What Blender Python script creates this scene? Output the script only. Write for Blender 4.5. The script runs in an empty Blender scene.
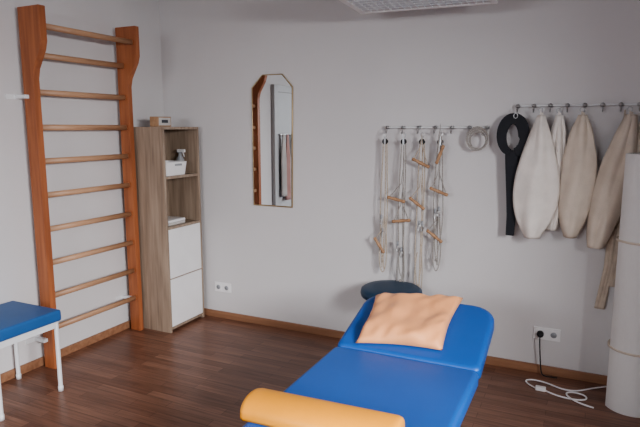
import bpy, bmesh, math, random
import mathutils
from mathutils import Vector, Matrix
random.seed(4)
scene=bpy.context.scene
col=scene.collection
# ---------------------------------------------------------------- materials
def mat(name,c,rough=.6,metal=0,var=.06,scale=8,bump=0,bscale=60,spec=.5,sheen=0):
    m=bpy.data.materials.new(name);m.use_nodes=True
    nt=m.node_tree;N=nt.nodes;Lk=nt.links
    b=N['Principled BSDF']
    b.inputs['Roughness'].default_value=rough
    b.inputs['Metallic'].default_value=metal
    b.inputs['Specular IOR Level'].default_value=spec
    if sheen: b.inputs['Sheen Weight'].default_value=sheen
    tc=N.new('ShaderNodeTexCoord')
    no=N.new('ShaderNodeTexNoise');no.inputs['Scale'].default_value=scale;no.inputs['Detail'].default_value=4
    Lk.new(tc.outputs['Object'],no.inputs['Vector'])
    r=N.new('ShaderNodeValToRGB')
    r.color_ramp.elements[0].position=.3;r.color_ramp.elements[1].position=.7
    r.color_ramp.elements[0].color=[x*(1-var) for x in c]+[1]
    r.color_ramp.elements[1].color=[min(1,x*(1+var)) for x in c]+[1]
    Lk.new(no.outputs['Fac'],r.inputs['Fac']);Lk.new(r.outputs['Color'],b.inputs['Base Color'])
    if bump:
        n2=N.new('ShaderNodeTexNoise');n2.inputs['Scale'].default_value=bscale;n2.inputs['Detail'].default_value=5
        Lk.new(tc.outputs['Object'],n2.inputs['Vector'])
        bp=N.new('ShaderNodeBump');bp.inputs['Strength'].default_value=bump;bp.inputs['Distance'].default_value=.004
        Lk.new(n2.outputs['Fac'],bp.inputs['Height']);Lk.new(bp.outputs['Normal'],b.inputs['Normal'])
    return m
def wood(name,c1,c2,axis=2,rough=.45,sc=30,stretch=.06):
    m=bpy.data.materials.new(name);m.use_nodes=True
    nt=m.node_tree;N=nt.nodes;Lk=nt.links;b=N['Principled BSDF'];b.inputs['Roughness'].default_value=rough
    tc=N.new('ShaderNodeTexCoord');mp=N.new('ShaderNodeMapping')
    s=[sc,sc,sc];s[axis]=sc*stretch;mp.inputs['Scale'].default_value=s
    Lk.new(tc.outputs['Object'],mp.inputs['Vector'])
    no=N.new('ShaderNodeTexNoise');no.inputs['Scale'].default_value=1;no.inputs['Detail'].default_value=6;no.inputs['Distortion'].default_value=.4
    Lk.new(mp.outputs['Vector'],no.inputs['Vector'])
    r=N.new('ShaderNodeValToRGB');r.color_ramp.elements[0].position=.3;r.color_ramp.elements[1].position=.7
    r.color_ramp.elements[0].color=list(c1)+[1];r.color_ramp.elements[1].color=list(c2)+[1]
    Lk.new(no.outputs['Fac'],r.inputs['Fac']);Lk.new(r.outputs['Color'],b.inputs['Base Color'])
    return m
def floor_mat():
    m=bpy.data.materials.new('laminate_floor');m.use_nodes=True
    nt=m.node_tree;N=nt.nodes;Lk=nt.links;b=N['Principled BSDF'];b.inputs['Roughness'].default_value=.34
    b.inputs['Specular IOR Level'].default_value=.5
    tc=N.new('ShaderNodeTexCoord')
    br=N.new('ShaderNodeTexBrick')
    br.inputs['Scale'].default_value=1;br.inputs['Brick Width'].default_value=.55;br.inputs['Row Height'].default_value=.065
    br.inputs['Mortar Size'].default_value=.0012;br.inputs['Bias'].default_value=0
    br.inputs['Color1'].default_value=(.175,.08,.05,1);br.inputs['Color2'].default_value=(.28,.142,.092,1)
    br.inputs['Mortar'].default_value=(.09,.04,.025,1);br.offset=.37
    Lk.new(tc.outputs['Object'],br.inputs['Vector'])
    mp=N.new('ShaderNodeMapping');mp.inputs['Scale'].default_value=(3,60,1)
    Lk.new(tc.outputs['Object'],mp.inputs['Vector'])
    no=N.new('ShaderNodeTexNoise');no.inputs['Scale'].default_value=1;no.inputs['Detail'].default_value=7
    Lk.new(mp.outputs['Vector'],no.inputs['Vector'])
    r=N.new('ShaderNodeValToRGB');r.color_ramp.elements[0].position=.25;r.color_ramp.elements[1].position=.75
    r.color_ramp.elements[0].color=(.62,.6,.6,1);r.color_ramp.elements[1].color=(1.2,1.2,1.2,1)
    Lk.new(no.outputs['Fac'],r.inputs['Fac'])
    mx=N.new('ShaderNodeMix');mx.data_type='RGBA';mx.blend_type='MULTIPLY';mx.inputs[0].default_value=1
    Lk.new(br.outputs['Color'],mx.inputs[6]);Lk.new(r.outputs['Color'],mx.inputs[7]);Lk.new(mx.outputs[2],b.inputs['Base Color'])
    return m
M=dict(
 wall=mat('wall_paint',(.66,.635,.625),.9,var=.015,scale=1.5,bump=.25,bscale=140,spec=.2),
 ceil=mat('ceiling_paint',(.7,.69,.68),.9,var=.01),
 floor=floor_mat(),
 base=wood('baseboard_wood',(.25,.12,.065),(.38,.20,.115),axis=0),
 redwood=wood('stained_beech',(.28,.088,.036),(.45,.16,.066),axis=2),
 rung=wood('pale_beech',(.40,.225,.13),(.58,.35,.215),axis=1),
 shelf=wood('oak_laminate',(.25,.18,.13),(.42,.32,.24),axis=2,sc=40),
 shelfin=wood('oak_laminate_inner',(.26,.19,.14),(.40,.31,.235),axis=2,sc=40),
 white=mat('white_lacquer',(.82,.80,.79),.4,var=.02),
 metalw=mat('white_enamel',(.74,.74,.74),.35,var=.02),
 steel=mat('brushed_steel',(.5,.5,.5),.3,1,var=.05),
 blue=mat('blue_vinyl',(.016,.10,.37),.40,var=.04,scale=5,bump=.12,bscale=220),
 navy=mat('stool_blue_vinyl',(.03,.115,.31),.45,var=.05),
 teal=mat('teal_vinyl',(.015,.05,.10),.45,var=.05),
 peach=mat('peach_satin',(.84,.38,.17),.5,var=.05,bump=.15,bscale=90,sheen=.1),
 yellow=mat('orange_vinyl',(.88,.36,.035),.45,var=.05,bump=.15,bscale=150),
 cream=mat('cream_canvas',(.80,.74,.68),.9,var=.06,scale=12,bump=.35,bscale=180),
 tan=mat('tan_canvas',(.64,.55,.46),.9,var=.07,scale=12,bump=.35,bscale=180),
 tan2=mat('beige_webbing',(.56,.47,.38),.9,var=.07,scale=40),
 black=mat('black_webbing',(.014,.015,.02),.75,var=.1),
 rubber=mat('dark_rubber',(.02,.02,.022),.6),
 rope=mat('grey_rope',(.36,.33,.30),.85,var=.3,scale=150),
 rope2=mat('beige_rope',(.48,.40,.32),.85,var=.3,scale=150),
 handle=wood('turned_handle',(.36,.20,.105),(.50,.30,.17),axis=0),
 mirror=mat('mirror_glass',(.85,.87,.87),.01,1,var=0),
 gold=mat('brass_edge',(.55,.42,.25),.35,.8),
 rollw=mat('white_foam_roll',(.70,.68,.66),.75,var=.03,scale=6,bump=.2,bscale=40),
 paper=mat('grey_towel',(.56,.53,.5),.95,var=.08,bump=.5,bscale=90),
 pink=mat('rose_towel',(.50,.30,.27),.95,var=.1,bump=.5,bscale=90),
 dgrey=mat('charcoal_cloth',(.06,.06,.07),.95,var=.1),
 door=mat('door_paint',(.46,.46,.46),.5,var=.02),
 plastic=mat('grey_plastic',(.33,.34,.35),.4,var=.03),
 clockwood=wood('clock_veneer',(.33,.19,.10),(.47,.29,.17),axis=1),
 louvre=mat('louvre_white',(.85,.87,.88),.35,0,var=.02),
)
# ---------------------------------------------------------------- helpers
def group(name):
    e=bpy.data.objects.new(name,None);col.objects.link(e);e.empty_display_size=.1
    return e
def add(name,me,m,parent=None,smooth=False):
    o=bpy.data.objects.new(name,me);col.objects.link(o)
    if m: me.materials.append(m)
    if smooth:
        for p in me.polygons:p.use_smooth=True
    if parent:o.parent=parent
    return o
def box(name,lo,hi,m,parent=None,bev=0,seg=2,rot=None):
    bm=bmesh.new();bmesh.ops.create_cube(bm,size=1)
    s=[hi[i]-lo[i] for i in range(3)];c=[(hi[i]+lo[i])/2 for i in range(3)]
    bmesh.ops.scale(bm,vec=s,verts=bm.verts)
    if bev: bmesh.ops.bevel(bm,geom=bm.edges[:],offset=bev,segments=seg,affect='EDGES',profile=.6)
    me=bpy.data.meshes.new(name);bm.to_mesh(me);bm.free()
    o=add(name,me,m,parent);o.location=c
    if rot:o.rotation_euler=rot
    if bev and seg>2:
        for p in me.polygons:p.use_smooth=True
    return o
def tube(name,pts,r,m,parent=None,cyc=False,nurbs=False,res=3):
    cu=bpy.data.curves.new(name,'CURVE');cu.dimensions='3D';cu.bevel_depth=r;cu.bevel_resolution=res;cu.use_fill_caps=True
    if nurbs:
        sp=cu.splines.new('NURBS');sp.points.add(len(pts)-1)
        for i,p in enumerate(pts):sp.points[i].co=(*p,1)
        sp.order_u=4;sp.use_endpoint_u=not cyc;sp.use_cyclic_u=cyc;sp.resolution_u=6
    else:
        sp=cu.splines.new('POLY');sp.points.add(len(pts)-1)
        for i,p in enumerate(pts):sp.points[i].co=(*p,1)
        sp.use_cyclic_u=cyc
    t=bpy.data.objects.new(name+'_c',cu);col.objects.link(t)
    dg=bpy.context.evaluated_depsgraph_get()
    me=bpy.data.meshes.new_from_object(t.evaluated_get(dg));me.name=name
    bpy.data.objects.remove(t)
    me.materials.clear()
    return add(name,me,m,parent,True)
def lathe(name,prof,m,parent=None,loc=(0,0,0),seg=48,rot=None,smooth=True):
    bm=bmesh.new();rings=[]
    for r,z in prof:
        rings.append([bm.verts.new((r*math.cos(2*math.pi*i/seg),r*math.sin(2*math.pi*i/seg),z)) for i in range(seg)])
    for a,b in zip(rings,rings[1:]):
        for i in range(seg):bm.faces.new((a[i],a[(i+1)%seg],b[(i+1)%seg],b[i]))
    bm.faces.new(rings[0][::-1]);bm.faces.new(rings[-1])
    me=bpy.data.meshes.new(name);bm.to_mesh(me);bm.free()
    o=add(name,me,m,parent,smooth);o.location=loc
    if rot:o.rotation_euler=rot
    return o
def prism(name,pts,axis,a,b,m,parent=None,bev=0,seg=2):
    """extrude 2D polygon; axis = extrusion axis, pts in remaining axes order"""
    bm=bmesh.new()
    def mk(p,t):
        v=list(p);v.insert(axis,t);return bm.verts.new(v)
    A=[mk(p,a) for p in pts];B=[mk(p,b) for p in pts]
    n=len(pts)
    bm.faces.new(A);bm.faces.new(B[::-1])
    for i in range(n):bm.faces.new((A[i],B[i],B[(i+1)%n],A[(i+1)%n]))
    bmesh.ops.recalc_face_normals(bm,faces=bm.faces)
    if bev:bmesh.ops.bevel(bm,geom=bm.edges[:],offset=bev,segments=seg,affect='EDGES',profile=.6)
    me=bpy.data.meshes.new(name);bm.to_mesh(me);bm.free()
    return add(name,me,m,parent)
def rrect(x0,x1,y0,y1,r,corners=(1,1,1,1),n=6):
    """rounded rectangle outline; corners order: (x0y0,x1y0,x1y1,x0y1)"""
    out=[]
    for (cx,cy,a0,sx,sy,k) in ((x0,y0,180,1,1,corners[0]),(x1,y0,270,-1,1,corners[1]),(x1,y1,0,-1,-1,corners[2]),(x0,y1,90,1,-1,corners[3])):
        rr=r*k
        if rr<=0: out.append((cx,cy));continue
        ox,oy=cx+sx*rr,cy+sy*rr
        for i in range(n+1):
            a=math.radians(a0+90*i/n);out.append((ox+rr*math.cos(a),oy+rr*math.sin(a)))
    return out
YB=-0.08      # inner face of the back (north) wall
H=2.75; XR=4.5; YS=-5.4
def bw(x,z): # chart point on back wall measured with y=0 -> true wall
    return 3.27+(x-3.27)*.979, 1.6+(z-1.6)*.979
# ---------------------------------------------------------------- room shell
box('floor',(-.2,YS-.2,-.1),(XR+.2,YB+.2,0),M['floor'])
box('ceiling',(-.2,YS-.2,H),(XR+.2,YB+.2,H+.1),M['ceil'])
box('wall_north',(-.2,YB,0),(XR+.2,YB+.2,H),M['wall'])
box('wall_west',(-.2,YS,0),(0,YB,H),M['wall'])
def wall_with_window(name,axis,pos,th,a0,a1,w0,w1,z0,z1):
    g=group(name)
    def b(n,p0,p1,q0,q1):
        if axis=='y':box(n,(p0,pos-th,q0),(p1,pos,q1),M['wall'],g)
        else:box(n,(pos,p0,q0),(pos+th,p1,q1),M['wall'],g)
    b('below',a0,a1,0,z0);b('above',a0,a1,z1,H);b('side_a',a0,w0,z0,z1);b('side_b',w1,a1,z0,z1)
def window(name,axis,pos,w0,w1,z0,z1):
    g=group(name)
    def b(n,p0,p1,q0,q1,t=.05):
        if axis=='y':box(n,(p0,pos-.1,q0),(p1,pos-.1+t,q1),M['white'],g,.004)
        else:box(n,(pos+.06,p0,q0),(pos+.06+t,p1,q1),M['white'],g,.004)
    f=.06
    b('frame_l',w0,w0+f,z0,z1);b('frame_r',w1-f,w1,z0,z1);b('frame_b',w0+f,w1-f,z0,z0+f);b('frame_t',w0+f,w1-f,z1-f,z1)
    c=(w0+w1)/2;b('mullion',c-.04,c+.04,z0+f,z1-f)
wall_with_window('wall_south','y',YS,.2,-.2,XR+.2,.7,2.9,.9,2.3)
window('window_1','y',YS,.7,2.9,.9,2.3)
wall_with_window('wall_east','x',XR,.2,YS,YB,-4.4,-2.5,.9,2.2)
window('added_fill_window','x',XR,-4.4,-2.5,.9,2.2)  # unseen east opening and frame, added to let fill light in
box('baseboard_north',(0.0,YB-.018,0),(XR,YB,.058),M['base'],bev=.004)
b=box('baseboard_west',(0,-1.85,0),(.018,YB-.018,.058),M['base'],bev=.004)
box('baseboard_east',(XR-.018,YS,0),(XR,YB-.018,.058),M['base'],bev=.004)
# door on the west wall (seen in the mirror)
g=group('door_1')
box('leaf',(0.0,-2.78,.005),(.03,-1.98,2.0),M['door'],g,.003)
for n,lo,hi in(('jamb_a',(0,-1.98,0),(.045,-1.9,2.08)),('jamb_b',(0,-2.86,0),(.045,-2.78,2.08)),('head',(0,-2.78,2.0),(.045,-1.98,2.08))):
    box(n,lo,hi,M['door'],g,.004)
tube('lever',[(.03,-2.7,1.02),(.08,-2.7,1.02),(.08,-2.58,1.02)],.009,M['steel'],g)
g=group('hanging_towels')
tube('hook_rail',[(.045,-1.98,1.52),(.045,-2.45,1.52)],.008,M['steel'],g)
def cloth(name,y0,y1,z0,z1,m,x=.07,parent=None,folds=4,amp=.015):
    bm=bmesh.new();nu,nv=24,16;gr=[]
    for j in range(nv+1):
        v=j/nv;row=[]
        for i in range(nu+1):
            u=i/nu;sp=.35+.65*min(1,v*2.5)
            yy=(y0+y1)/2+(u-.5)*(y1-y0)*sp
            row.append(bm.verts.new((x+amp*math.sin(u*folds*6.28+v)*(.4+.6*v),yy,z1+(z0-z1)*v)))
        gr.append(row)
    for j in range(nv):
        for i in range(nu):bm.faces.new((gr[j][i],gr[j][i+1],gr[j+1][i+1],gr[j+1][i]))
    me=bpy.data.meshes.new(name);bm.to_mesh(me);bm.free()
    o=add(name,me,m,parent,True);md=o.modifiers.new('s','SOLIDIFY');md.thickness=.006
    return o
cloth('towel_a',-2.10,-2.00,.80,1.52,M['paper'],parent=g)
cloth('towel_b',-2.19,-2.10,.75,1.52,M['pink'],parent=g)
cloth('towel_c',-2.38,-2.20,.80,1.52,M['paper'],parent=g)
# ---------------------------------------------------------------- wall bars
g=group('wall_bars')
def bar_post(n,y0,y1):
    pts=[(.05,0),(.145,0),(.145,1.90),(.16,1.96),(.225,2.07),(.24,2.12),(.24,2.33),(.05,2.33)]
    prism(n,pts,1,y0,y1,M['redwood'],g,.004)
bar_post('post_near',-1.425,-1.378);bar_post('post_far',-.632,-.589)
def rung(n,x,z):
    # oval dowel along y
    bm=bmesh.new();seg=20;R=[]
    for y in(-1.382,-.630):
        R.append([bm.verts.new((x+.013*math.cos(2*math.pi*i/seg),y,z+.019*math.sin(2*math.pi*i/seg))) for i in range(seg)])
    for i in range(seg):bm.faces.new((R[0][i],R[0][(i+1)%seg],R[1][(i+1)%seg],R[1][i]))
    bm.faces.new(R[0]);bm.faces.new(R[1]);bmesh.ops.recalc_face_normals(bm,faces=bm.faces)
    me=bpy.data.meshes.new(n);bm.to_mesh(me);bm.free();add(n,me,M['rung'],g,True)
rung('rung_1',.205,2.215)
for i,z in enumerate((2.05,1.82,1.60,1.385,1.165,.94,.715,.49,.27)):rung('rung_%d'%(i+2),.108,z)
for i,(y,z) in enumerate(((-1.425,1.79),(-1.425,.20),(-.632,.27))):
    box('bracket_arm_%d'%i,(.0,y-.03,z-.012),(.10,y,z+.012),M['metalw'],g,.003)
    box('bracket_plate_%d'%i,(.0,y-.09,z-.015),(.006,y,z+.015),M['metalw'],g)
# ---------------------------------------------------------------- shelf unit
g=group('shelf_unit')
X0,X1,Y0,Y1,ZT=.07,.40,-.565,-.135,1.605
t=.02
box('side_near',(X0,Y0,0),(X1,Y0+t,ZT),M['shelf'],g,.0015)
box('side_far',(X0,Y1-t,0),(X1,Y1,ZT),M['shelf'],g,.0015)
box('top',(X0,Y0+t,ZT-t),(X1,Y1-t,ZT),M['shelf'],g,.0015)
box('back',(X0,Y0+t,.0),(X0+.008,Y1-t,ZT-t),M['shelfin'],g)
for i,z in enumerate((.03,.43,.83,1.22)):
    box('board_%d'%i,(X0+.008,Y0+t,z-t/2),(X1-.005,Y1-t,z+t/2),M['shelfin'],g)
box('drawer_front_lower',(X1-.02,Y0+t+.003,.045),(X1+.002,Y1-t-.003,.425),M['white'],g,.002)
box('drawer_front_upper',(X1-.02,Y0+t+.003,.435),(X1+.002,Y1-t-.003,.82),M['white'],g,.002)
g=group('storage_box')
def tray(name,x0,x1,y0,y1,z0,z1,m,parent,r=.03,w=.006,taper=.012):
    bm=bmesh.new()
    def ring(d,z):return [bm.verts.new((x,y,z)) for x,y in rrect(x0+d,x1-d,y0+d,y1-d,r)]
    a=ring(taper,z0);b=ring(0,z1);c=ring(w,z1);d=ring(taper+w,z0+w)
    for p,q in((a,b),(b,c),(c,d)):
        for i in range(len(p)):bm.faces.new((p[i],p[(i+1)%len(p)],q[(i+1)%len(p)],q[i]))
    bm.faces.new(a[::-1]);bm.faces.new(d);bmesh.ops.recalc_face_normals(bm,faces=bm.faces)
    me=bpy.data.meshes.new(name);bm.to_mesh(me);bm.free();return add(name,me,m,parent)
tray('bin',.17,.385,-.52,-.26,1.231,1.335,M['white'],g)
box('handle_slot',(.3835,-.42,1.305),(.386,-.34,1.32),M['plastic'],g)
g=group('spray_bottle')
lathe('body',[(.0,0),(.03,0),(.033,.02),(.033,.11),(.014,.145),(.014,.17)],M['plastic'],g,(.26,-.205,1.231),24)
box('head',(.235,-.215,1.40),(.31,-.195,1.425),M['white'],g,.004)
tube('trigger',[(.29,-.205,1.40),(.302,-.205,1.365)],.005,M['white'],g)
lathe('lotion_bottle',[(.0,0),(.036,0),(.038,.01),(.038,.19),(.014,.22),(.014,.25),(0.001,.25)],M['white'],None,(.125,-.47,1.231),24)
lathe('shampoo_bottle',[(.0,0),(.032,0),(.034,.01),(.034,.19),(.022,.21),(.022,.24),(0.001,.24)],M['plastic'],None,(.12,-.36,1.231),24)
g=group('folded_towels')
for i in range(2):
    box('fold_%d'%i,(.14,-.50,.841+i*.022),(.37,-.30,.862+i*.022),M['white'] if i else M['paper'],g,.008,3)
g=group('table_clock')
box('case',(.25,-.53,1.606),(.33,-.38,1.682),M['clockwood'],g,.004)
box('dial',(.3285,-.52,1.616),(.3315,-.39,1.674),M['paper'],g)
box('display',(.3312,-.49,1.635),(.3325,-.42,1.658),M['dgrey'],g)
# ---------------------------------------------------------------- padded stool
g=group('padded_stool')
x0,x1,y0,y1=.03,.455,-2.03,-1.60
box('seat',(x0-.005,y0-.005,.445),(x1+.005,y1+.005,.515),M['navy'],g,.016,4)
for i,(x,y) in enumerate(((x0+.02,y0+.02),(x1-.02,y0+.02),(x0+.02,y1-.02),(x1-.02,y1-.02))):
    tube('leg_%d'%i,[(x,y,.015),(x,y,.43)],.0135,M['metalw'],g)
    lathe('foot_%d'%i,[(0.001,0),(.016,0),(.016,.03),(.0135,.032)],M['metalw'],g,(x,y,0),16)
box('apron_e',(x1-.035,y0+.01,.405),(x1-.01,y1-.01,.445),M['metalw'],g,.003)
box('apron_w',(x0+.01,y0+.01,.405),(x0+.035,y1-.01,.445),M['metalw'],g,.003)
box('apron_s',(x0+.035,y0+.01,.405),(x1-.035,y0+.035,.445),M['metalw'],g,.003)
box('apron_n',(x0+.035,y1-.035,.405),(x1-.035,y1-.01,.445),M['metalw'],g,.003)
# ---------------------------------------------------------------- mirror
g=group('wall_mirror')
def bwp(l):return [bw(*p) for p in l]
oct_=bwp([(.845,.985),(.845,1.905),(.94,2.0),(1.11,2.0),(1.195,1.905),(1.185,.985)])
prism('glass',oct_,1,YB-.014,YB-.006,M['mirror'],g)
cx=sum(p[0] for p in oct_)/6;cz=sum(p[1] for p in oct_)/6
def off(pts,d):
    return [(cx+(x-cx)*(1+d/.17),cz+(z-cz)*(1+d/.5)) for x,z in pts]
o2=off(oct_,.006)
prism('backing',o2,1,YB-.006,YB,M['gold'],g)
tube('edge',[(x,YB-.012,z) for x,z in o2],.004,M['gold'],g,cyc=True)
# ---------------------------------------------------------------- wall sockets
def socket(name,x,z,n=2):
    g=group(name);s=.082
    box('frame',(x-s*n/2,YB-.009,z-s/2),(x+s*n/2,YB,z+s/2),M['white'],g,.003)
    for i in range(n):
        c=x-s*n/2+s*(i+.5)
        box('insert_%d'%i,(c-.028,YB-.013,z-.028),(c+.028,YB-.009,z+.028),M['white'],g,.002)
        lathe('well_%d'%i,[(.001,0),(.019,0),(.019,.002),(.001,.002)],M['plastic'],g,(c,YB-.0125,z),24,(math.pi/2,0,0))
    return g
xa,za=bw(.505,.24);socket('wall_socket',xa,za)
xb,zb=bw(3.10,.245);socket('wall_socket',xb,zb)
g=group('power_cord')
lathe('plug',[(.001,0),(.021,0),(.021,.02),(.013,.035),(.001,.035)],M['rubber'],g,(xb-.039,YB-.015,zb),20,(math.pi/2,0,0))
tube('cable',[(xb-.039,YB-.05,zb),(xb-.039,YB-.07,zb-.02),(xb-.03,YB-.05,.12),(xb-.02,YB-.05,.03),(xb-.01,YB-.055,.006),(xb+.02,YB-.06,.006),(xb+.08,YB-.05,.006)],.004,M['rubber'],g,nurbs=True)
g=group('extension_lead')
zc=.0055
tube('cable',[(xb-.02,YB-.27,zc),(xb-.12,YB-.20,zc),(xb-.09,YB-.13,zc),(xb+.03,YB-.15,zc),(xb+.12,YB-.22,zc),(xb+.22,YB-.19,zc),(xb+.27,YB-.12,zc),(xb+.36,YB-.05,zc)],.005,M['white'],g,nurbs=True)
tube('cable_loop',[(xb+.02,YB-.27,zc),(xb+.08,YB-.31,zc),(xb+.17,YB-.33,zc),(xb+.26,YB-.30,zc),(xb+.25,YB-.24,zc+.006),(xb+.16,YB-.235,zc+.009),(xb+.12,YB-.28,zc+.006),(xb+.20,YB-.36,zc),(xb+.29,YB-.38,zc)],.005,M['white'],g,nurbs=True)
box('coupler',(xb-.035,YB-.285,.0),(xb+.025,YB-.25,.024),M['white'],g,.006,3)
# ---------------------------------------------------------------- foam mat roll
g=group('foam_mat_roll')
RX,RY,RR,RH=3.585,-.335,.14,1.46
n=360;turns=6
bm=bmesh.new();th=.012;cols=[]
for i in range(n+1):
    a=2*math.pi*turns*i/n+math.radians(200);r=RR+(.03-RR)*i/n
    c,s=math.cos(a),math.sin(a)
    cols.append([bm.verts.new(((r)*c,(r)*s,0)),bm.verts.new((r*c,r*s,RH)),bm.verts.new(((r-th)*c,(r-th)*s,RH)),bm.verts.new(((r-th)*c,(r-th)*s,0))])
for a,b_ in zip(cols,cols[1:]):
    for k in range(4):
        bm.faces.new((a[k],a[(k+1)%4],b_[(k+1)%4],b_[k]))
bm.faces.new(cols[0]);bm.faces.new(cols[-1]);bmesh.ops.recalc_face_normals(bm,faces=bm.faces)
me=bpy.data.meshes.new('sheet');bm.to_mesh(me);bm.free()
o=add('sheet',me,M['rollw'],g);o.location=(RX,RY,.0)
for i,z in enumerate((.36,.98)):
    lathe('band_%d'%i,[(RR-.004,-.006),(RR+.0025,-.006),(RR+.0025,.006),(RR-.004,.006)],M['tan'],g,(RX,RY,z),64)
# ---------------------------------------------------------------- rope rail
def rail(name,x0,x1,z,nh,m):
    g=group(name)
    y=YB-.03
    tube('bar',[(x0,y,z),(x1,y,z)],.006,m,g)
    for i in range(nh):
        x=x0+(x1-x0)*i/(nh-1)
        lathe('standoff_%d'%i,[(.001,0),(.012,0),(.012,.006),(.006,.01),(.006,.03),(.013,.036),(.013,.046),(.001,.05)],M['steel'],g,(x,YB,z),20,(math.pi/2,0,0))
        tube('hook_%d'%i,[(x,y-.012,z),(x,y-.016,z-.03),(x,y-.03,z-.045),(x,y-.05,z-.035),(x,y-.055,z-.015)],.0035,M['steel'],g,nurbs=True)
    return g
ra=bw(1.975,1.6);rb=bw(2.66,1.605)
grail=rail('pulley_hook_rail',ra[0],rb[0],ra[1],7,M['metalw'])
def handle(n,x,y,z,ang,g,L=.13):
    o=lathe(n,[(.001,-L/2),(.009,-L/2),(.012,-L/2+.01),(.009,-L/2+.03),(.012,0),(.009,L/2-.03),(.012,L/2-.01),(.009,L/2),(.001,L/2)],M['handle'],g,(x,y,z),16)
    o.rotation_euler=(0,math.radians(90-ang),0)
    return o
def pulley(x,zb_,handles,seed,m,g_name='rope_pulley'):
    rnd=random.Random(seed)
    g=group(g_name);y=YB-.08;zt=ra[1]-.03
    tube('ring',[(x+.012*math.cos(a*.785),y,zt-.02+.018*math.sin(a*.785)) for a in range(8)],.0025,M['steel'],g,cyc=True)
    lathe('wheel',[(.001,-.006),(.02,-.006),(.016,0),(.02,.006),(.001,.006)],M['rubber'],g,(x,y,zt-.065),24,(math.pi/2,0,0))
    box('cheek',(x-.006,y-.009,zt-.085),(x+.006,y-.0065,zt-.03),M['steel'],g)
    k=0
    for dx in(-.024,.004,.026):
        j=lambda a:rnd.uniform(-a,a)
        zz=zb_+rnd.uniform(0,.10)
        tube('cord_%d'%k,[(x+dx*.5,y,zt-.05),(x+dx+j(.006),y+j(.01),zt-.3),(x+dx+j(.014),y+j(.01),(zt+zz)/2),(x+dx*.9+j(.014),y+j(.012),zz+.18),(x+dx*.6+j(.012),y,zz+.04),(x+j(.01),y,zz)],.004,m,g,nurbs=True);k+=1
    tube('loop',[(x-.012,y-.004,zb_+.30),(x-.036,y-.006,zb_+.12),(x-.016,y-.008,zb_-.03),(x+.02,y-.006,zb_-.02),(x+.034,y-.004,zb_+.16),(x+.01,y-.004,zb_+.38)],.004,m,g,nurbs=True)
    tube('knot',[(x-.008,y-.005,zb_+.07),(x+.008,y-.007,zb_+.06),(x+.002,y-.012,zb_+.075),(x-.006,y-.003,zb_+.055)],.008,m,g,nurbs=True)
    # small snap hooks hanging in the cords
    for q in range(2):
        sx_=x+rnd.uniform(-.025,.025);sz_=zb_+rnd.uniform(.15,.6)
        tube('snap_hook_%d'%q,[(sx_+.009*math.cos(a*.785),y-.014,sz_+.022*math.sin(a*.785)) for a in range(8)],.0035,M['steel'],g,cyc=True)
        lathe('cord_lock_%d'%q,[(.001,-.016),(.008,-.014),(.009,0),(.008,.014),(.001,.016)],M['plastic'],g,(sx_,y-.012,sz_+.035),12)
    for i,(hx,hz,a) in enumerate(handles):
        X,Z=bw(hx,hz);handle('handle_%d'%i,X,y-.02,Z,a,g)
        d=.055;c,s=math.cos(math.radians(a)),math.sin(math.radians(a))
        top=(x,y-.012,Z+.20)
        tube('bridle_%d'%i,[(X-d*c,y-.02,Z-d*s),(x-.006,y-.016,Z+.11),top,(x+.008,y-.016,Z+.11),(X+d*c,y-.02,Z+d*s)],.0034,m,g)
def px(x):return bw(x,1.6)[0]
pulley(px(1.975),.60,[(1.95,.76,-55)],1,M['rope2'])
pulley(px(2.11),.47,[(2.07,1.10,-12),(2.11,.95,8)],2,M['rope'])
pulley(px(2.24),.45,[(2.24,1.36,-25),(2.22,1.08,-35)],3,M['rope2'])
pulley(px(2.365),.65,[(2.37,1.42,70),(2.37,1.17,-20),(2.35,.86,-35)],4,M['rope'])
g=grail
x=rb[0]-.02
for k in range(5):
    r=.052+.005*k;ox=random.uniform(-.008,.008)
    tube('coiled_cord_%d'%k,[(x-.025+ox+r*.95*math.cos(a*math.pi/8),YB-.066-.004*k,ra[1]-.082+r*math.sin(a*math.pi/8)*1.05+.003*k) for a in range(16)],.0038,M['rope'],g,cyc=True)
tube('coil_tie',[(x-.005,YB-.09,ra[1]-.045),(x+.018,YB-.085,ra[1]-.028),(x+.02,YB-.075,ra[1]-.04),(x,YB-.07,ra[1]-.05)],.003,M['rope'],g,cyc=True)
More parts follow.
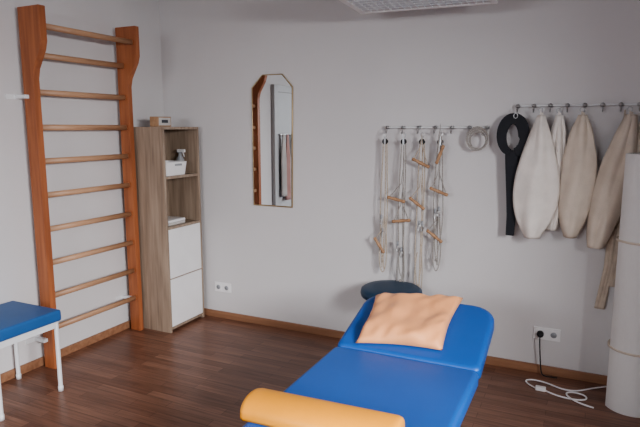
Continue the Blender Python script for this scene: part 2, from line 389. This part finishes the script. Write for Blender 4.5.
# ---------------------------------------------------------------- sling rail + slings
r0=bw(2.845,1.735);r1=bw(3.62,1.735)
rail('sling_hook_rail',r0[0],r1[0],r0[1],9,M['metalw'])
def interp(prof,v):
    for (a,p),(b_,q) in zip(prof,prof[1:]):
        if v<=b_:
            return p+(q-p)*(v-a)/(b_-a)
    return prof[-1][1]
def smoothprof(prof,v,h=.05):
    return sum(interp(prof,min(1,max(0,v+h*k/3))) for k in range(-3,4))/7
def sling(name,ztop,zbot,cprof,wprof,y,m,bulge=.03,folds=3,seed=0,strap=True,hookx=None,parent=None):
    g=parent or group(name)
    bm=bmesh.new();nu,nv=20,40;gr=[];rnd=random.Random(seed);ph=rnd.uniform(0,6)
    def yy_(u,v,w):
        nz=mathutils.noise.noise(Vector((u*2.2+seed*3,v*3.5,seed)))
        return y-bulge*(1-u*u)*min(1,w/.04)-(.006*math.sin(u*folds*3.1+ph+v*2.2)+.02*nz)*min(1,w/.05)*(1-.3*v)
    for j in range(nv+1):
        v=j/nv;w=max(.004,smoothprof(wprof,v));c=smoothprof(cprof,v);row=[]
        for i in range(nu+1):
            u=i/nu*2-1
            row.append(bm.verts.new((c+u*w,yy_(u,v,w),ztop+(zbot-ztop)*v)))
        gr.append(row)
    for j in range(nv):
        for i in range(nu):bm.faces.new((gr[j][i],gr[j+1][i],gr[j+1][i+1],gr[j][i+1]))
    me=bpy.data.meshes.new(name);bm.to_mesh(me);bm.free()
    o=add('panel',me,m,g,True);md=o.modifiers.new('s','SOLIDIFY');md.thickness=.008;md.offset=1
    for u,nm in((-1,'hem_a'),(1,'hem_b')):
        cs=[]
        for j in range(0,nv+1,2):
            v=j/nv;w=max(.004,smoothprof(wprof,v));c=smoothprof(cprof,v)
            cs.append((c+u*w,yy_(u,v,w),ztop+(zbot-ztop)*v))
        tube(nm,cs,.0045,m,g)
    if strap and hookx is not None:
        c0=smoothprof(cprof,0)
        tube('ring',[(hookx+.013*math.cos(a*.785),y-.01,ztop+.03+.014*math.sin(a*.785)) for a in range(8)],.0028,M['steel'],g,cyc=True)
        tube('strap',[(c0-.004,y-.006,ztop-.02),(c0-.005,y-.008,ztop+.01),(hookx,y-.01,ztop+.02),(c0+.006,y-.008,ztop+.01),(c0+.004,y-.004,ztop-.02)],.005,m,g)
    return g
def P(l):return [(v,bw(x,1.6)[0]) for v,x in l]
zt=r0[1]-.03
def Z(z):return bw(0,z)[1]
yS=YB-.06
sling('canvas_sling',zt-.03,Z(.91),P([(0,2.995),(.55,2.99),(1,2.98)]),[(0,.012),(.08,.04),(.3,.09),(.5,.125),(.66,.132),(.8,.115),(.92,.075),(1,.03)],yS-.06,M['cream'],.05,2,1,hookx=bw(2.99,1)[0])
sling('canvas_sling',zt-.03,Z(.96),P([(0,3.095),(1,3.09)]),[(0,.014),(.1,.035),(.35,.052),(.75,.045),(.93,.035),(1,.02)],yS-.02,M['cream'],.025,3,2,hookx=bw(3.09,1)[0])
sling('canvas_sling',zt-.03,Z(.93),P([(0,3.225),(.5,3.225),(1,3.20)]),[(0,.012),(.1,.05),(.35,.09),(.6,.094),(.8,.078),(.92,.055),(1,.025)],yS-.05,M['tan'],.045,2,3,hookx=bw(3.22,1)[0])
sling('canvas_sling',zt-.03,Z(.88),P([(0,3.48),(.3,3.44),(.6,3.40),(1,3.345)]),[(0,.02),(.1,.045),(.35,.085),(.6,.09),(.8,.075),(.93,.055),(1,.035)],yS-.06,M['tan'],.045,2,5,hookx=bw(3.47,1)[0])
sling('canvas_sling',zt-.03,Z(1.0),P([(0,3.57),(1,3.54)]),[(0,.02),(.1,.05),(.5,.08),(.8,.07),(1,.03)],yS-.02,M['tan'],.03,3,6,hookx=bw(3.57,1)[0])
g=group('hanging_strap')
sling('strap_long',zt-.7,Z(.47),P([(0,3.44),(.5,3.43),(1,3.395)]),[(0,.022),(1,.024)],yS+.035,M['tan2'],.004,1,7,strap=False,parent=g)
sling('strap_short',zt-.6,Z(.62),P([(0,3.47),(.5,3.475),(1,3.46)]),[(0,.02),(1,.02)],yS+.04,M['tan2'],.004,1,8,strap=False,parent=g)
tube('cord',[(bw(3.45,1)[0],YB-.03,zt-.0),(bw(3.45,1)[0],YB-.022,zt-.4),(bw(3.44,1)[0],YB-.025,zt-.71)],.005,M['tan2'],g)
# black belt with padded loop
g=group('black_support_belt')
bx,_=bw(2.84,1)
def band(name,pts,w,th,m,parent):
    """flat strap swept through (x,z,y) points"""
    bm=bmesh.new();rows=[]
    n=len(pts)
    for i,(x_,z_,y_) in enumerate(pts):
        a=pts[max(0,i-1)];b_=pts[min(n-1,i+1)];t=Vector((b_[0]-a[0],0,b_[1]-a[1])).normalized()
        nrm=Vector((-t.z,0,t.x));ww=w(i/(n-1)) if callable(w) else w
        c=Vector((x_,y_,z_))
        rows.append([bm.verts.new(c+nrm*ww/2+Vector((0,-th/2,0))),bm.verts.new(c-nrm*ww/2+Vector((0,-th/2,0))),bm.verts.new(c-nrm*ww/2+Vector((0,th/2,0))),bm.verts.new(c+nrm*ww/2+Vector((0,th/2,0)))])
    for a,b_ in zip(rows,rows[1:]):
        for k in range(4):bm.faces.new((a[k],a[(k+1)%4],b_[(k+1)%4],b_[k]))
    bm.faces.new(rows[0]);bm.faces.new(rows[-1]);bmesh.ops.recalc_face_normals(bm,faces=bm.faces)
    me=bpy.data.meshes.new(name);bm.to_mesh(me);bm.free();o=add(name,me,m,parent)
    md=o.modifiers.new('b','BEVEL');md.width=.003;md.segments=2
    return o
lp=[]
for i in range(33):
    a=math.radians(262-345*i/32)
    lp.append((bx-.012+.066*math.cos(a)+(.012 if a<0 else 0),1.55+.105*math.sin(a),YB-.085+.01*math.sin(a)))
band('padded_loop',lp,lambda t:.042+.02*math.sin(t*math.pi)+.015*t,.02,M['black'],g)
band('tail',[(bx-.012,1.46,YB-.09),(bx-.008,1.36,YB-.1),(bx+.0,1.2,YB-.095),(bx+.006,1.05,YB-.09),(bx+.002,.92,YB-.09)],lambda t:.08-.03*t,.016,M['black'],g)
band('tail_2',[(bx+.035,1.49,YB-.075),(bx+.032,1.3,YB-.08),(bx+.02,1.1,YB-.075)],.045,.012,M['black'],g)
tube('ring',[(bx+.012*math.cos(a*.785),YB-.085,1.672+.016*math.sin(a*.785)) for a in range(8)],.003,M['steel'],g,cyc=True)
# ---------------------------------------------------------------- round stool behind the table
g=group('round_stool')
sx,sy=2.12,-.32
lathe('seat',[(.001,.43),(.185,.43),(.205,.445),(.21,.465),(.205,.49),(.185,.503),(.12,.508),(.001,.508)],M['teal'],g,(sx,sy,0.022),64)
lathe('column',[(.001,.06),(.03,.06),(.03,.25),(.018,.25),(.018,.455),(.001,.455)],M['steel'],g,(sx,sy,0),32)
for k in range(5):
    a=k*2*math.pi/5+.3
    tube('spoke_%d'%k,[(sx+.02*math.cos(a),sy+.02*math.sin(a),.09),(sx+.2*math.cos(a),sy+.2*math.sin(a),.065)],.014,M['steel'],g)
    o=lathe('caster_%d'%k,[(.001,-.011),(.022,-.011),(.025,-.008),(.025,.008),(.022,.011),(.001,.011)],M['rubber'],g,(sx+.2*math.cos(a),sy+.2*math.sin(a),.0255),24,(math.pi/2,0,a))
# ---------------------------------------------------------------- treatment table
g=group('treatment_table')
TX0,TX1=2.26,2.92
def pad(name,y0,y1,z0,z1,corners,r=.07):
    bm=bmesh.new();e=.02
    out=[]
    for d,z in((.008,z0),(0,z0+.008),(0,z1-e),(.004,z1-e*.5),(.012,z1-e*.15),(.024,z1),):
        out.append([bm.verts.new((x,y,z)) for x,y in rrect(TX0+d,TX1-d,y0+d,y1-d,r,corners)])
    for a,b_ in zip(out,out[1:]):
        n=len(a)
        for i in range(n):bm.faces.new((a[i],a[(i+1)%n],b_[(i+1)%n],b_[i]))
    bm.faces.new(out[0][::-1]);bm.faces.new(out[-1])
    bmesh.ops.recalc_face_normals(bm,faces=bm.faces)
    me=bpy.data.meshes.new(name);bm.to_mesh(me);bm.free()
    o=add(name,me,M['blue'],g,True)
    md=o.modifiers.new('w','WEIGHTED_NORMAL')
    return o
s_=.25
pad('body_pad',-3.15,-1.585,.535,.60,(1,1,s_,s_))
hp=pad('head_pad',0,.485,-.065,0,(s_,s_,1,1),.11)
hp.location=(0,-1.578,.60);hp.rotation_euler=(math.atan2(.122,.42),0,0)
for x in(TX0+.08,TX1-.08):
    box('rail_%d'%(x*100),(x-.02,-3.05,.49),(x+.02,-1.62,.53),M['metalw'],g,.004)
for y in(-3.0,-2.35,-1.7):
    box('cross_%d'%(-y*100),(TX0+.1,y-.02,.49),(TX1-.1,y+.02,.53),M['metalw'],g,.004)
for x in(TX0+.08,TX1-.08):
    box('base_rail_%d'%(x*100),(x-.025,-3.0,.04),(x+.025,-1.6,.09),M['metalw'],g,.004)
    for y in(-2.95,-1.65):
        lathe('foot_%d_%d'%(x*100,-y*100),[(.001,0),(.03,0),(.03,.02),(.012,.03),(.012,.05),(.001,.05)],M['rubber'],g,(x,y,0),20)
for y in(-2.95,-1.65):
    box('base_cross_%d'%(-y*100),(TX0+.1,y-.025,.04),(TX1-.1,y+.025,.09),M['metalw'],g,.004)
for x in(TX0+.11,TX1-.11):
    tube('scissor_a_%d'%(x*100),[(x,-2.8,.09),(x,-2.0,.49)],.016,M['metalw'],g)
    tube('scissor_b_%d'%(x*100),[(x+.02,-2.0,.09),(x+.02,-2.8,.49)],.016,M['metalw'],g)
    tube('head_strut_%d'%(x*100),[(x,-1.7,.5),(x,-1.3,.61)],.012,M['metalw'],g)
# ---------------------------------------------------------------- pillow on head pad
def pillow(name,corners,h,m,seed=0):
    bm=bmesh.new();n=44;top=[];bot=[]
    c=[Vector(p) for p in corners] # nl,nr,fr,fl
    nrm=(c[1]-c[0]).cross(c[3]-c[0]).normalized()
    cen=(c[0]+c[1]+c[2]+c[3])/4
    for j in range(n+1):
        rt=[];rb=[]
        for i in range(n+1):
            u,v=i/n,j/n
            p=c[0]*(1-u)*(1-v)+c[1]*u*(1-v)+c[2]*u*v+c[3]*(1-u)*v
            pull=.08*(math.sin(math.pi*u)*(abs(2*v-1)**6)+math.sin(math.pi*v)*(abs(2*u-1)**6))
            p=p+(cen-p)*pull
            k=((1-(2*u-1)**4)*(1-(2*v-1)**4))**.5
            w=mathutils.noise.noise(Vector((u*2.2+seed,v*2.2,seed)))*.024+mathutils.noise.noise(Vector((u*7,v*4,seed+3)))*.010
            w+=.007*math.sin((u-v)*24+3*mathutils.noise.noise(Vector((u*3,v*3,9))))*(1-k)*2*k
            rt.append(bm.verts.new(p+nrm*(h*k+w*min(1,k*1.6)+.003)))
            rb.append(bm.verts.new(p+nrm*(-.003)) if 0<i<n and 0<j<n else rt[-1])
        top.append(rt);bot.append(rb)
    for j in range(n):
        for i in range(n):
            bm.faces.new((top[j][i],top[j][i+1],top[j+1][i+1],top[j+1][i]))
            bm.faces.new((bot[j][i],bot[j+1][i],bot[j+1][i+1],bot[j][i+1]))
    me=bpy.data.meshes.new(name);bm.to_mesh(me);bm.free()
    return add(name,me,m,None,True)
def hz(y):return .60+(y+1.578)*.2905+.007
pillow('pillow',[(2.355,-1.56,hz(-1.56)),(2.745,-1.51,hz(-1.51)),(2.75,-1.09,hz(-1.09)),(2.31,-1.165,hz(-1.165))],.056,M['peach'],2)
# ---------------------------------------------------------------- half-round bolster
bm=bmesh.new();seg=24;L=.55
hw,hh=.088,.058
prof=[(hw,0)]+[(hw*math.cos(math.pi*i/seg),hh*max(0,math.sin(math.pi*i/seg))**.8+.008) for i in range(seg+1)]+[(-hw,0)]
rows=[]
for xx,sc in((-L/2,.0),(-L/2,.80),(-L/2+.006,.92),(-L/2+.02,1),(L/2-.02,1),(L/2-.006,.92),(L/2,.80),(L/2,0)):
    rows.append([bm.verts.new((xx,y_*max(sc,.001),.03+(z_-.03)*max(sc,.001))) for y_,z_ in prof])
for a,b_ in zip(rows,rows[1:]):
    n=len(a)
    for i in range(n):bm.faces.new((a[i],a[(i+1)%n],b_[(i+1)%n],b_[i]))
bmesh.ops.recalc_face_normals(bm,faces=bm.faces)
me=bpy.data.meshes.new('bolster_cushion');bm.to_mesh(me);bm.free()
o=add('bolster_cushion',me,M['yellow'],None,True);o.location=(2.505,-2.25,.6015);o.rotation_euler=(0,0,.05)
# ---------------------------------------------------------------- louvred ceiling lamp
g=group('louvred_ceiling_lamp')
LX0,LX1,LY0,LY1=0,.82,-.62,0
f=.035;h=.07
box('frame_w',(LX0,LY0,0),(LX0+f,LY1,h),M['white'],g,.003)
box('frame_e',(LX1-f,LY0,0),(LX1,LY1,h),M['white'],g,.003)
box('frame_n',(LX0+f,LY1-f,0),(LX1-f,LY1,h),M['white'],g,.003)
box('frame_s',(LX0+f,LY0,0),(LX1-f,LY0+f,h),M['white'],g,.003)
box('tray',(LX0,LY0,h),(LX1,LY1,h+.02),M['white'],g,.003)
for i in range(1,18):
    x=LX0+f+(LX1-LX0-2*f)*i/18
    box('blade_%d'%i,(x-.003,LY0+f,.003),(x+.003,LY1-f,.025),M['louvre'],g)
for i in range(1,9):
    y=LY0+f+(LY1-LY0-2*f)*i/9
    box('spine_%d'%i,(LX0+f,y-.004,.002),(LX1-f,y+.004,.026),M['louvre'],g)
for i in range(2):
    y=LY0+.2+.22*i
    tube('fluorescent_tube_%d'%i,[(LX0+.05,y,.055),(LX1-.05,y,.055)],.012,M['white'],g)
for x in(.1,.74):
    tube('cable_%d'%(x*100),[(x,-.31,.09),(x,-.31,H-2.3)],.003,M['steel'],g)
g.location=(1.93,-.455,2.3);g.rotation_euler=(0,0,math.radians(4))
# ---------------------------------------------------------------- light
w=bpy.data.worlds.new('sky');scene.world=w;w.use_nodes=True
bg=w.node_tree.nodes['Background'];bg.inputs['Color'].default_value=(.75,.85,1,1);bg.inputs['Strength'].default_value=1.0
def area(name,loc,target,sx,sy,e,c):
    l=bpy.data.lights.new(name,'AREA');l.shape='RECTANGLE';l.size=sx;l.size_y=sy;l.energy=e;l.color=c
    o=bpy.data.objects.new(name,l);col.objects.link(o);o.location=loc
    o.rotation_euler=(Vector(target)-Vector(loc)).to_track_quat('-Z','Y').to_euler();return o
area('daylight_south',(1.7,YS-1.3,2.35),(.8,-1.0,.9),2.0,1.0,115,(.92,.95,1))
area('fill_light_east',(XR+1.3,-3.9,2.3),(0,-1.3,1.0),1.6,1.0,430,(.94,.96,1))  # fill lamp outside the added east window, brightens the west wall
scene.view_settings.look='AgX - Medium High Contrast'
# ---------------------------------------------------------------- camera
cam=bpy.data.cameras.new('camera');cam.lens=31.5;cam.sensor_width=36
co=bpy.data.objects.new('camera',cam);col.objects.link(co)
co.location=(3.27,-3.86,1.6);co.rotation_euler=(math.radians(90-8.73),0,math.radians(25.5))
scene.camera=co
